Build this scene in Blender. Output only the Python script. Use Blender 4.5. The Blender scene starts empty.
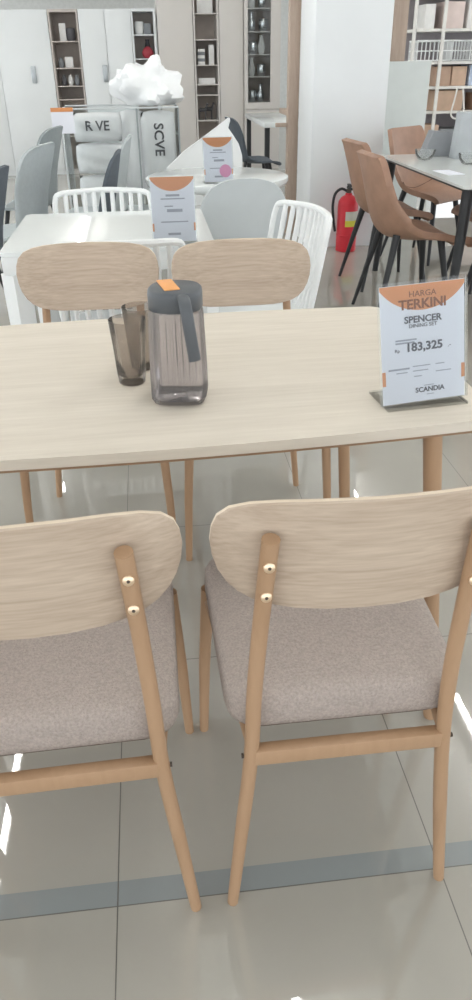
import bpy, bmesh, math, random
from mathutils import Vector, Matrix
random.seed(7)
PI = math.pi
scene = bpy.context.scene
col = scene.collection

# ------------------------------------------------------------------ materials
def lin(c):
    return tuple(((v/255)/12.92 if v/255 <= .04045 else ((v/255+.055)/1.055)**2.4) for v in c) + (1,)

def new_mat(name):
    m = bpy.data.materials.new(name); m.use_nodes = True
    nt = m.node_tree
    b = nt.nodes['Principled BSDF']
    return m, nt, b

def plain(name, c, rough=.5, metal=0, spec=.5, var=.05, scale=12, bump=0, bscale=200, coat=0):
    m, nt, b = new_mat(name)
    tc = nt.nodes.new('ShaderNodeTexCoord')
    n = nt.nodes.new('ShaderNodeTexNoise'); n.inputs['Scale'].default_value = scale
    n.inputs['Detail'].default_value = 4
    nt.links.new(tc.outputs['Object'], n.inputs['Vector'])
    r = nt.nodes.new('ShaderNodeValToRGB')
    a = lin(c)
    r.color_ramp.elements[0].position = .3; r.color_ramp.elements[1].position = .7
    r.color_ramp.elements[0].color = tuple(v*(1-var) for v in a[:3]) + (1,)
    r.color_ramp.elements[1].color = tuple(min(1, v*(1+var)) for v in a[:3]) + (1,)
    nt.links.new(n.outputs['Fac'], r.inputs['Fac'])
    nt.links.new(r.outputs['Color'], b.inputs['Base Color'])
    b.inputs['Roughness'].default_value = rough
    b.inputs['Metallic'].default_value = metal
    b.inputs['Specular IOR Level'].default_value = spec
    b.inputs['Coat Weight'].default_value = coat
    if bump:
        n2 = nt.nodes.new('ShaderNodeTexNoise'); n2.inputs['Scale'].default_value = bscale
        n2.inputs['Detail'].default_value = 6
        nt.links.new(tc.outputs['Object'], n2.inputs['Vector'])
        bp = nt.nodes.new('ShaderNodeBump'); bp.inputs['Strength'].default_value = bump
        bp.inputs['Distance'].default_value = .004
        nt.links.new(n2.outputs['Fac'], bp.inputs['Height'])
        nt.links.new(bp.outputs['Normal'], b.inputs['Normal'])
    return m

def wood(name, dark, light, rough=.5, scale=(1.5, 22, 22), fine=6.0, fine_amt=.5, bump=.08, coat=0, knots=False):
    """long grain along local X"""
    m, nt, b = new_mat(name)
    N, L = nt.nodes, nt.links
    tc = N.new('ShaderNodeTexCoord')
    mp = N.new('ShaderNodeMapping'); mp.inputs['Scale'].default_value = scale
    L.new(tc.outputs['Object'], mp.inputs['Vector'])
    n1 = N.new('ShaderNodeTexNoise'); n1.inputs['Scale'].default_value = 1; n1.inputs['Detail'].default_value = 8
    n1.inputs['Roughness'].default_value = .62; n1.inputs['Distortion'].default_value = .6
    L.new(mp.outputs['Vector'], n1.inputs['Vector'])
    mp2 = N.new('ShaderNodeMapping'); mp2.inputs['Scale'].default_value = tuple(s*fine for s in scale)
    L.new(tc.outputs['Object'], mp2.inputs['Vector'])
    n2 = N.new('ShaderNodeTexNoise'); n2.inputs['Scale'].default_value = 1; n2.inputs['Detail'].default_value = 5
    L.new(mp2.outputs['Vector'], n2.inputs['Vector'])
    mx = N.new('ShaderNodeMix'); mx.inputs[0].default_value = fine_amt
    L.new(n1.outputs['Fac'], mx.inputs[2]); L.new(n2.outputs['Fac'], mx.inputs[3])
    r = N.new('ShaderNodeValToRGB')
    r.color_ramp.elements[0].position = .3; r.color_ramp.elements[1].position = .7
    r.color_ramp.elements[0].color = lin(dark); r.color_ramp.elements[1].color = lin(light)
    L.new(mx.outputs[0], r.inputs['Fac'])
    L.new(r.outputs['Color'], b.inputs['Base Color'])
    b.inputs['Roughness'].default_value = rough
    b.inputs['Coat Weight'].default_value = coat
    bp = N.new('ShaderNodeBump'); bp.inputs['Strength'].default_value = bump; bp.inputs['Distance'].default_value = .002
    L.new(n2.outputs['Fac'], bp.inputs['Height']); L.new(bp.outputs['Normal'], b.inputs['Normal'])
    return m

def glass(name, tint, gloss_rough=.05, ior=1.45, milk=0, milk_c=(.7, .7, .7)):
    m = bpy.data.materials.new(name); m.use_nodes = True
    nt = m.node_tree; nt.nodes.clear(); L = nt.links.new
    out = nt.nodes.new('ShaderNodeOutputMaterial')
    t = nt.nodes.new('ShaderNodeBsdfTransparent'); t.inputs['Color'].default_value = tint + (1,)
    body = t.outputs[0]
    if milk:
        d = nt.nodes.new('ShaderNodeBsdfTranslucent'); d.inputs['Color'].default_value = milk_c + (1,)
        d2 = nt.nodes.new('ShaderNodeBsdfDiffuse'); d2.inputs['Color'].default_value = milk_c + (1,)
        a_ = nt.nodes.new('ShaderNodeMixShader'); L(d.outputs[0], a_.inputs[1]); L(d2.outputs[0], a_.inputs[2])
        k = nt.nodes.new('ShaderNodeMixShader'); k.inputs[0].default_value = milk
        L(t.outputs[0], k.inputs[1]); L(a_.outputs[0], k.inputs[2]); body = k.outputs[0]
    g = nt.nodes.new('ShaderNodeBsdfGlossy'); g.inputs['Roughness'].default_value = gloss_rough
    f = nt.nodes.new('ShaderNodeFresnel'); f.inputs['IOR'].default_value = ior
    mx = nt.nodes.new('ShaderNodeMixShader')
    L(f.outputs[0], mx.inputs[0]); L(body, mx.inputs[1]); L(g.outputs[0], mx.inputs[2])
    L(mx.outputs[0], out.inputs['Surface'])
    return m

def emis(name, c, s):
    m = bpy.data.materials.new(name); m.use_nodes = True
    nt = m.node_tree; nt.nodes.clear()
    out = nt.nodes.new('ShaderNodeOutputMaterial')
    e = nt.nodes.new('ShaderNodeEmission'); e.inputs['Color'].default_value = c + (1,); e.inputs['Strength'].default_value = s
    nt.links.new(e.outputs[0], out.inputs['Surface'])
    return m

def floor_mat():
    m, nt, b = new_mat('polished_tile')
    N, L = nt.nodes, nt.links
    tc = N.new('ShaderNodeTexCoord'); sx = N.new('ShaderNodeSeparateXYZ')
    L.new(tc.outputs['Object'], sx.inputs[0])
    def math_(op, a, bb=None, c=None):
        n = N.new('ShaderNodeMath'); n.operation = op
        for i, v in enumerate((a, bb, c)):
            if v is None: continue
            if isinstance(v, (int, float)): n.inputs[i].default_value = v
            else: L.new(v, n.inputs[i])
        return n.outputs[0]
    def line(sock, off, period, half):
        d = math_('SUBTRACT', sock, off)
        d = math_('PINGPONG', d, period/2)
        return math_('LESS_THAN', d, half)
    gx = line(sx.outputs['X'], -.1433, .60, .0011)
    gy = line(sx.outputs['Y'], .7758, .6205, .0011)
    g = math_('MAXIMUM', gx, gy)
    d = math_('ABSOLUTE', math_('SUBTRACT', sx.outputs['Y'], .7996))
    stripe = math_('LESS_THAN', d, .0238)
    n = N.new('ShaderNodeTexNoise'); n.inputs['Scale'].default_value = 2.2; n.inputs['Detail'].default_value = 5
    L.new(tc.outputs['Object'], n.inputs['Vector'])
    r = N.new('ShaderNodeValToRGB'); r.color_ramp.elements[0].position = .3; r.color_ramp.elements[1].position = .7
    r.color_ramp.elements[0].color = lin(TILE0); r.color_ramp.elements[1].color = lin(TILE1)
    L.new(n.outputs['Fac'], r.inputs['Fac'])
    m1 = N.new('ShaderNodeMix'); m1.data_type = 'RGBA'
    L.new(stripe, m1.inputs[0]); L.new(r.outputs['Color'], m1.inputs[6]); m1.inputs[7].default_value = lin(STRIPE)
    m2 = N.new('ShaderNodeMix'); m2.data_type = 'RGBA'
    L.new(g, m2.inputs[0]); L.new(m1.outputs[2], m2.inputs[6]); m2.inputs[7].default_value = lin((96, 94, 88))
    L.new(m2.outputs[2], b.inputs['Base Color'])
    b.inputs['Roughness'].default_value = .06
    b.inputs['Specular IOR Level'].default_value = .95
    rr = math_('MULTIPLY_ADD', g, .4, .02)
    L.new(rr, b.inputs['Roughness'])
    return m

TILE0, TILE1, STRIPE = (170, 167, 158), (178, 175, 166), (148, 154, 154)
M = {}
M['floor'] = floor_mat()
M['ceiling'] = plain('ceiling_paint', (225, 225, 222), .9)
M['wall'] = plain('wall_paint', (222, 224, 222), .8)
M['white_paint'] = plain('white_paint', (236, 240, 242), .55, var=.02, scale=3)
M['top_wood'] = wood('tabletop_oak', (208, 199, 184), (228, 220, 207), .62, (1.1, 14, 14), 7, .45, .05)
M['edge_wood'] = wood('tabletop_edge', (206, 190, 168), (222, 208, 188), .5, (1.5, 20, 40))
M['under'] = plain('tan_steel', (150, 120, 92), .5)
M['leg'] = wood('tan_leg', (168, 135, 104), (183, 150, 119), .45, (20, 20, 2), 3, .3, .03)
M['back_wood'] = wood('backrest_oak', (172, 152, 133), (206, 189, 170), .55, (2.2, 30, 42), 5, .5, .12)
M['back_edge'] = wood('backrest_edge_ply', (212, 196, 174), (228, 214, 194), .55, (2, 30, 60))
M['fabric'] = plain('beige_chenille', (184, 172, 164), .95, spec=.2, var=.15, scale=240, bump=1.0, bscale=420)
M['seat_base'] = plain('dark_seat_board', (98, 84, 74), .8)
M['brass'] = plain('brass_bolt', (240, 214, 184), .3, .85)
M['dark_bolt'] = plain('dark_bolt', (84, 74, 66), .4, .6)
M['smoke'] = glass('smoked_glass', (.88, .85, .82), .12, 1.3, .2, (.50, .465, .43))
M['smoke_jug'] = glass('smoked_jug_glass', (.95, .935, .935), .12, 1.35, .22, (.62, .595, .595))
M['clear'] = glass('clear_acrylic', (.97, .98, .98), .03, 1.4)
M['clear_glass'] = glass('clear_glass', (.96, .975, .975), .05, 1.3)
M['bowl_glass'] = glass('bowl_glass', (.95, .96, .96), .1, 1.2, .15, (.8, .82, .82))
M['lid'] = plain('slate_plastic', (88, 92, 96), .45)
M['orange'] = plain('orange_label', (240, 172, 110), .6, var=.02)
M['card'] = plain('white_card', (234, 237, 246), .65, var=.01)
M['card_orange'] = plain('orange_print', (222, 150, 96), .6, var=.02)
M['ink_brown'] = plain('brown_ink', (140, 84, 48), .7)
M['ink'] = plain('grey_ink', (92, 94, 104), .7)
M['ink_light'] = plain('pale_grey_ink', (168, 172, 184), .7)
M['pink'] = plain('pink_sticker', (226, 160, 196), .6)
M['white_gloss'] = plain('white_gloss_lacquer', (238, 243, 243), .12, var=.01, spec=.5)
M['glass_top'] = plain('white_glass_top', (238, 243, 243), .045, var=.01, spec=.5)
M['white_plastic'] = plain('white_plastic', (238, 241, 241), .35, var=.015)
M['shell_grey'] = plain('pale_grey_plastic', (204, 210, 212), .45, var=.02)
M['leather'] = plain('brown_leather', (164, 129, 108), .5, var=.1, scale=14, bump=.12, bscale=260)
M['leather_in'] = plain('brown_leather_piping', (112, 80, 62), .6)
M['black_metal'] = plain('black_steel', (40, 42, 44), .45)
M['marble'] = plain('white_sintered_stone', (222, 226, 224), .1, var=.05, scale=3)
M['red'] = plain('extinguisher_red', (206, 36, 52), .3, var=.03)
M['black_rubber'] = plain('black_rubber', (38, 42, 46), .6)
M['label_paper'] = plain('label_paper', (206, 206, 196), .6)
M['label_yellow'] = plain('label_yellow', (222, 216, 80), .6)
M['door_white'] = plain('wardrobe_white', (234, 238, 239), .4, var=.02, scale=2)
M['door_grey'] = plain('cabinet_grey_beige', (216, 212, 207), .5, var=.02, scale=2)
M['niche'] = plain('niche_taupe', (200, 192, 186), .6)
M['niche_back'] = plain('niche_back_taupe', (204, 194, 186), .6)  # even taupe of the shelf unit back panels
M['handle'] = plain('brushed_handle', (178, 184, 188), .35, .7)
M['post_wood'] = wood('post_wood', (170, 150, 136), (188, 170, 154), .6, (12, 12, 1.5))
M['panel_grey'] = plain('partition_grey', (212, 218, 216), .6, var=.02)
M['dark_back'] = plain('dark_backing', (165, 160, 163), .7)
M['rack'] = plain('cream_steel', (230, 229, 224), .5)
M['kraft'] = plain('kraft_cardboard', (204, 176, 154), .8, var=.08)
M['kraft2'] = plain('brown_cardboard', (190, 162, 142), .8, var=.08)
M['blue_pack'] = plain('pale_blue_wrap', (190, 204, 224), .5, var=.12, scale=40)
M['pink_cloth'] = plain('blush_cloth', (224, 208, 202), .8)
M['grey_box'] = plain('grey_card', (176, 182, 186), .6)
M['dgrey_box'] = plain('mid_grey_card', (142, 146, 150), .6)
M['charcoal'] = plain('charcoal_upholstery', (92, 100, 108), .8, var=.08, scale=60)
M['mid_grey'] = plain('mid_grey_upholstery', (152, 160, 162), .8, var=.05, scale=50)
M['light_grey'] = plain('light_grey_upholstery', (186, 194, 196), .75, var=.04, scale=50)
M['pillow'] = plain('white_pillow_bag', (244, 244, 245), .35, var=.03)
M['plastic_bag'] = plain('white_crumpled_plastic', (246, 249, 250), .35, var=.02, bump=.3, bscale=30)
M['red_item'] = plain('dark_red_glaze', (168, 60, 72), .4)
M['white_item'] = plain('white_ceramic', (232, 232, 230), .35)
M['grey_item'] = plain('grey_ceramic', (128, 132, 136), .45)
M['dark_item'] = plain('dark_ceramic', (88, 88, 92), .45)
M['silver'] = plain('silver_ware', (214, 218, 222), .2, .9)
M['tube'] = emis('tube_light', (1.0, .98, .95), 33)
M['rail'] = plain('light_housing', (226, 226, 224), .6)

# ------------------------------------------------------------------ mesh helpers
def BM(): return bmesh.new()

def obj(name, bm, mat, parent=None, smooth=True, loc=None, rotz=0, angle=40, **props):
    me = bpy.data.meshes.new(name)
    bmesh.ops.recalc_face_normals(bm, faces=bm.faces[:])
    bm.to_mesh(me); bm.free()
    mats = mat if isinstance(mat, (list, tuple)) else [mat]
    for k in mats: me.materials.append(M[k])
    if smooth:
        me.polygons.foreach_set('use_smooth', [True]*len(me.polygons))
        try: me.set_sharp_from_angle(angle=math.radians(angle))
        except Exception: pass
    o = bpy.data.objects.new(name, me); col.objects.link(o)
    if parent: o.parent = parent
    if loc is not None: o.location = loc
    o.rotation_euler.z = rotz
    for k, v in props.items(): o[k] = v
    return o

def thing(name, label, cat, loc=(0, 0, 0), rotz=0, group=None):
    o = bpy.data.objects.new(name, None); col.objects.link(o)
    o.empty_display_size = .1
    o.location = loc; o.rotation_euler.z = rotz
    o['label'] = label; o['category'] = cat
    if group: o['group'] = group
    return o

def tag(o, label, cat, group=None):
    o['label'] = label; o['category'] = cat
    if group: o['group'] = group
    return o

def struct(name, bm, mat, **k):
    o = obj(name, bm, mat, **k); o['kind'] = 'structure'; return o

def kids(o): return [c for c in bpy.data.objects if c.parent == o]

def copy_tree(o, parent=None):
    c = o.copy(); col.objects.link(c)
    if parent: c.parent = parent
    for ch in kids(o): copy_tree(ch, c)
    return c

def again(src, loc, rotz, label, group=None):
    c = copy_tree(src); c.location = loc; c.rotation_euler.z = rotz; c['label'] = label
    if group: c['group'] = group
    return c

def box(bm, x0, x1, y0, y1, z0, z1, bev=0, seg=2, mi=0):
    vs = [bm.verts.new((x, y, z)) for z in (z0, z1) for y in (y0, y1) for x in (x0, x1)]
    fs = [bm.faces.new([vs[i] for i in q]) for q in ((0, 2, 3, 1), (4, 5, 7, 6), (0, 1, 5, 4), (2, 6, 7, 3), (0, 4, 6, 2), (1, 3, 7, 5))]
    for f_ in fs: f_.material_index = mi
    if bev:
        es = list({e for f_ in fs for e in f_.edges})
        bmesh.ops.bevel(bm, geom=es, offset=bev, segments=seg, affect='EDGES', profile=.5)
    return fs

def tube(bm, pts, r, seg=10, caps=True, closed=False, flat=None):
    """round tube along pts; r number or list; flat = (a,b) squash"""
    pts = [Vector(p) for p in pts]; n = len(pts)
    rs = r if isinstance(r, (list, tuple)) else [r]*n
    rings = []; prev = None
    for i, p in enumerate(pts):
        if closed: t = pts[(i+1) % n]-pts[i-1]
        else: t = pts[min(i+1, n-1)]-pts[max(i-1, 0)]
        t.normalize()
        if prev is None:
            u = t.cross(Vector((0, 0, 1)))
            if u.length < .05: u = t.cross(Vector((0, 1, 0)))
            u.normalize()
        else:
            u = prev-t*prev.dot(t); u.normalize()
        prev = u; v = t.cross(u)
        a, b = flat if flat else (1, 1)
        rings.append([bm.verts.new(p+u*(math.cos(2*PI*k/seg)*rs[i]*a)+v*(math.sin(2*PI*k/seg)*rs[i]*b)) for k in range(seg)])
    m = n if closed else n-1
    for i in range(m):
        A, B = rings[i], rings[(i+1) % n]
        for k in range(seg): bm.faces.new((A[k], A[(k+1) % seg], B[(k+1) % seg], B[k]))
    if caps and not closed:
        bm.faces.new(rings[0][::-1]); bm.faces.new(rings[-1])

def lathe(bm, prof, cx=0, cy=0, seg=24, cap0=True, cap1=True):
    rings = []
    for r, z in prof:
        rings.append([bm.verts.new((cx+r*math.cos(2*PI*k/seg), cy+r*math.sin(2*PI*k/seg), z)) for k in range(seg)])
    for A, B in zip(rings, rings[1:]):
        for k in range(seg): bm.faces.new((A[k], A[(k+1) % seg], B[(k+1) % seg], B[k]))
    if cap0: bm.faces.new(rings[0][::-1])
    if cap1: bm.faces.new(rings[-1])

def prism(bm, outline, h0, h1, axis='z', bev=0, seg=2):
    """extrude a 2-D outline; axis z: (x,y) up; axis y: (x,z) along y"""
    def P(a, b, h): return (a, b, h) if axis == 'z' else ((a, h, b) if axis == 'y' else (h, a, b))
    A = [bm.verts.new(P(a, b, h0)) for a, b in outline]; B = [bm.verts.new(P(a, b, h1)) for a, b in outline]
    n = len(outline); f0 = bm.faces.new(A[::-1]); f1 = bm.faces.new(B)
    for k in range(n): bm.faces.new((A[k], A[(k+1) % n], B[(k+1) % n], B[k]))
    if bev:
        es = list(set(f0.edges) | set(f1.edges))
        bmesh.ops.bevel(bm, geom=es, offset=bev, segments=seg, affect='EDGES', profile=.5)

def catmull(P, sub=4):
    out = []; n = len(P)
    for i in range(n-1):
        p0, p1, p2, p3 = P[max(i-1, 0)], P[i], P[i+1], P[min(i+2, n-1)]
        for k in range(sub):
            t = k/sub
            out.append(tuple(.5*((2*b)+(-a+c)*t+(2*a-5*b+4*c-d)*t*t+(-a+3*b-3*c+d)*t**3) for a, b, c, d in zip(p0, p1, p2, p3)))
    out.append(tuple(P[-1])); return out

def shell(bm, st, n=10, thick=.014, sub=4, pw=2.0):
    """curved sheet: stations (y, z, half width, wrap) from the top of the back down and forward"""
    S = catmull(st, sub); rows = []
    for i, (y, z, w, wr) in enumerate(S):
        a, b = S[max(i-1, 0)], S[min(i+1, len(S)-1)]
        ty, tz = b[0]-a[0], b[1]-a[1]; l = math.hypot(ty, tz) or 1; ny, nz = -tz/l, ty/l
        row = []
        for k in range(-n, n+1):
            s = k/n; o = wr*abs(s)**pw
            row.append(((w*s, y+ny*o, z+nz*o), (w*s, y+ny*(o-thick), z+nz*(o-thick))))
        rows.append(row)
    F = [[bm.verts.new(p[0]) for p in r] for r in rows]; B = [[bm.verts.new(p[1]) for p in r] for r in rows]
    R, C = len(F), 2*n+1
    for i in range(R-1):
        for k in range(C-1):
            bm.faces.new((F[i][k], F[i][k+1], F[i+1][k+1], F[i+1][k]))
            bm.faces.new((B[i][k], B[i+1][k], B[i+1][k+1], B[i][k+1]))
        bm.faces.new((F[i][0], F[i+1][0], B[i+1][0], B[i][0]))
        bm.faces.new((F[i][-1], B[i][-1], B[i+1][-1], F[i+1][-1]))
    for k in range(C-1):
        bm.faces.new((F[0][k], B[0][k], B[0][k+1], F[0][k+1]))
        bm.faces.new((F[-1][k], F[-1][k+1], B[-1][k+1], B[-1][k]))

def xform(bm, mtx): bmesh.ops.transform(bm, matrix=mtx, verts=bm.verts[:])

def text_bm(body, size, depth=.0004, align='CENTER', bold=0):
    cu = bpy.data.curves.new('t', 'FONT'); cu.body = body; cu.size = size; cu.extrude = depth
    cu.align_x = align; cu.align_y = 'CENTER'; cu.offset = bold; cu.resolution_u = 3
    o = bpy.data.objects.new('t', cu); col.objects.link(o)
    dg = bpy.context.evaluated_depsgraph_get(); dg.update()
    me = bpy.data.meshes.new_from_object(o.evaluated_get(dg))
    bm = BM(); bm.from_mesh(me)
    bpy.data.objects.remove(o); bpy.data.curves.remove(cu); bpy.data.meshes.remove(me)
    return bm

def rrect(w, d, r, n=5, cx=0, cy=0):
    out = []
    for sx, sy, a0 in ((1, 1, 0), (-1, 1, 90), (-1, -1, 180), (1, -1, 270)):
        for k in range(n+1):
            a = math.radians(a0+90*k/n)
            out.append((cx+sx*(w-r)+r*math.cos(a), cy+sy*(d-r)+r*math.sin(a)))
    return out

# ------------------------------------------------------------------ setting
bm = BM(); box(bm, -7, 9, -3.5, 24, -.1, 0); struct('floor', bm, 'floor', smooth=False)
bm = BM(); box(bm, -7, 9, -3.5, 24, 3.35, 3.45); struct('ceiling', bm, 'ceiling', smooth=False)
bm = BM(); box(bm, -7, 9, 24, 24.15, 0, 3.35); struct('wall_back', bm, 'wall', smooth=False)
# square white pillar
bm = BM(); box(bm, 1.25, 1.805, 6.0, 6.55, 0, 3.35, .006); struct('wall_pillar', bm, 'white_paint')

# ceiling tubes (battens)
def batten():
    t = thing('ceiling_light', '', 'ceiling light', group='tube lights on the showroom ceiling')
    bm = BM(); box(bm, -.03, .03, -.62, .62, 3.25, 3.35, .008); obj('housing', bm, 'rail', t)
    bm = BM(); tube(bm, [(0, -.6, 3.222), (0, -.58, 3.222), (0, .58, 3.222), (0, .6, 3.222)], [.012, .015, .015, .012], 8); obj('tube', bm, 'tube', t)
    return t
LX = (-4.9, -3.1, -1.285, .517, 2.25, 4.05)
LY = ((3.55, 8.6), (1.5, 6.3), (3.55, 8.62), (1.52, 6.3), (3.54, 7.85), (1.5, 6.3))
first = None
for i, x in enumerate(LX):
    for y in LY[i]:
        if first is None: c = first = batten()
        else: c = copy_tree(first)
        c.location = (x, y, 0)
        c['label'] = 'white tube batten light fixed to the showroom ceiling above the furniture'

long = batten(); long.location = (-1.41, 16.75, 0); long['category'] = 'ceiling light'
for ch in kids(long): ch.data.transform(Matrix.Diagonal((1.7, 3.0, 1, 1)))
long['label'] = 'long white tube light fixed to the far ceiling above the wardrobes'
# ------------------------------------------------------------------ the oak dining chair
def half_outline():
    return [(0, .850), (.07, .8495), (.125, .847), (.160, .842), (.184, .833), (.199, .818), (.206, .798), (.2085, .775),
            (.206, .750), (.199, .725), (.188, .704), (.173, .687), (.154, .675), (.13, .667), (.097, .661), (.05, .6585), (0, .658)]
def back_y(x, z, front):
    # board leans back and wraps forward at its ends; front>0 gives the sitter side
    lean = -.197-(z-.645)*.17
    return lean+.85*x*x+front
def make_chair():
    t = thing('dining_chair', '', 'chair', group='oak dining chairs around the oak table')
    # legs
    for s in (-1, 1):
        bm = BM()
        P = catmull([(.1925*s, -.2025, 0), (.174*s, -.193, .18), (.1565*s, -.187, .36), (.1505*s, -.184, .50), (.1435*s, -.200, .65), (.1355*s, -.2250, .801)], 5)
        n = len(P); tube(bm, P, [.0098 + .0022*min(1, i/6) for i in range(n)], 12)
        lg = obj('leg', bm, 'leg', t)
        for (x, y, z) in ((.138, -.2185, .762), (.140, -.2090, .708)):
            bm = BM()
            tube(bm, [(x*s, y-.010, z), (x*s, y-.0140, z+.0006), (x*s, y-.0155, z+.0008)], [.0075, .0075, .0055], 14)
            nb = len(bm.faces)
            tube(bm, [(x*s, y-.0150, z+.0007), (x*s, y-.0160, z+.0009)], .0024, 6)
            bm.faces.ensure_lookup_table()
            for f_ in bm.faces[nb:]: f_.material_index = 1
            obj('bolt', bm, ['brass', 'dark_bolt'], lg)
        bm = BM(); tube(bm, [(.158*s+.010*s, -.187, .368), (.158*s+.0135*s, -.187, .368)], .004, 8); obj('side_bolt', bm, 'dark_bolt', lg)
        bm = BM(); tube(bm, [(.2135*s, .2025, 0), (.206*s, .197, .2), (.193*s, .188, .412)], [.010, .012, .0135], 12)
        obj('leg', bm, 'leg', t)
        bm = BM(); tube(bm, [(.154*s, -.18, .386), (.192*s, .188, .386)], .010, 10); obj('side_rail', bm, 'leg', t)
    bm = BM(); box(bm, -.152, .152, -.198, -.176, .352, .384, .004); obj('stretcher', bm, 'leg', t)
    bm = BM(); tube(bm, [(-.192, .187, .394), (.192, .187, .394)], .010, 10); obj('front_rail', bm, 'leg', t)
    # backrest board
    ho = half_outline(); full = ho+[(-x, z) for x, z in ho[-2:0:-1]]
    bm = BM(); n = len(full)
    # concentric rings so that the board bends smoothly
    T = .013; faces = []
    cz = .752
    def ring(f, off): return [bm.verts.new((x*f, back_y(x*f, cz+(z-cz)*f, off), cz+(z-cz)*f)) for x, z in full]
    fr = (1.0, .985, .8, .55, .25)
    A = [ring(f, 0 if f < 1 else .0035) for f in fr]; B = [ring(f, T if f < 1 else T-.0035) for f in fr]
    for R in (A, B):
        for a, b in zip(R, R[1:]):
            for k in range(n): bm.faces.new((a[k], a[(k+1) % n], b[(k+1) % n], b[k]))
        bm.faces.new(R[-1])
    for k in range(n):
        f_ = bm.faces.new((A[0][k], B[0][k], B[0][(k+1) % n], A[0][(k+1) % n])); f_.material_index = 1
    for f_ in bm.faces:
        pass
    for k in range(n):
        pass
    bo = obj('backrest', bm, ['back_wood', 'back_edge'], t, angle=55)
    # cushion: rounded trapezoid, domed
    def outline(k):
        pts = []
        for sx, sy, a0 in ((1, 1, 0), (-1, 1, 90), (-1, -1, 180), (1, -1, 270)):
            for q in range(7):
                a = math.radians(a0+15*q); r = .05
                x = sx*(.195-r)+r*math.cos(a); y = sy*(.20-r)+r*math.sin(a)
                x *= 1+.03*(y/.207)
                pts.append((x*k, y*k+.031))
        return pts
    bm = BM()
    lv = [(.94, .404), (.985, .408), (1.0, .420), (.995, .454), (.972, .466), (.925, .4725), (.85, .476), (.6, .477), (.3, .478)]
    rings = [[bm.verts.new((x, y, z)) for x, y in outline(k)] for k, z in lv]
    n = len(rings[0])
    for a, b in zip(rings, rings[1:]):
        for k in range(n): bm.faces.new((a[k], a[(k+1) % n], b[(k+1) % n], b[k]))
    bm.faces.new(rings[0][::-1]); bm.faces.new(rings[-1])
    st = obj('seat', bm, 'fabric', t, angle=80)
    bm = BM(); prism(bm, outline(.93), .394, .4045); obj('seat_board', bm, 'seat_base', st)
    return t
chair = make_chair()
chair.location = (.2565, .9625, 0); chair['label'] = 'oak backed dining chair with beige seat, nearest the camera on the right'
again(chair, (-.1995, .956, 0), .022, 'oak backed dining chair with beige seat, nearest the camera, cut by the left picture edge')
again(chair, (-.197, 2.062, 0), PI-.035, 'oak backed dining chair across the table, behind the glass jug and tumblers on the left')
again(chair, (.262, 2.033, 0), PI, 'oak backed dining chair across the table, right of the glass jug')

# ------------------------------------------------------------------ the oak table
YAW = math.radians(1.8)
tb = thing('dining_table', 'pale oak dining table with tan round legs under the glass jug', 'table', (.022, 1.4765, 0), YAW)
def boat(hw, hd, r, bow, grow=0, n=14):
    pts = []
    def edge(a, b):  # straight a->b in local, then bowed
        pass
    base = rrect(hw, hd, r, 6)
    # resample straight sides
    out = []
    m = len(base)
    for i in range(m):
        a, b = base[i], base[(i+1) % m]; L = math.hypot(b[0]-a[0], b[1]-a[1]); k = max(1, int(L/.05))
        for q in range(k): out.append((a[0]+(b[0]-a[0])*q/k, a[1]+(b[1]-a[1])*q/k))
    res = []
    for x, y in out:
        y2 = y-math.copysign(bow*(min(1, abs(x)/hw))**2, y)*abs(y)/hd
        x2 = x-math.copysign(.008*(y/hd)**2, x)*abs(x)/hw
        res.append((x2+grow*0, y2))
    return res
def slab(o, z0, z1, bev):
    bm = BM(); prism(bm, o, z0, z1, 'z', bev, 2); return bm
top_o = boat(.580, .377, .026, .024)
obj('tabletop', slab(top_o, .7305, .750, .003), 'top_wood', tb, angle=15)
obj('bevel_edge', slab([(x*.994, y*.991) for x, y in top_o], .7245, .7305, .0015), 'under', tb, angle=30)
bm = BM()
ap = [(-.43, -.29), (.43, -.29), (.43, .29), (-.43, .29)]
for i in range(4):
    a, b = ap[i], ap[(i+1) % 4]
    tube(bm, [(a[0], a[1],   .712), (b[0], b[1], .712)], .017, 4)
obj('apron_frame', bm, 'under', tb, smooth=False)
for sx in (-1, 1):
    for sy in (-1, 1):
        bm = BM()
        ty = .335
        fx = .531 if sy < 0 else .527
        tube(bm, [((.452 if sy < 0 else .468)*sx, ty*sy, .7243), (fx*sx, (ty+.02)*sy, .012), (fx*sx, (ty+.02)*sy, 0)], [.0175, .016, .0135], 16)
        obj('leg', bm, 'leg', tb)

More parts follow.
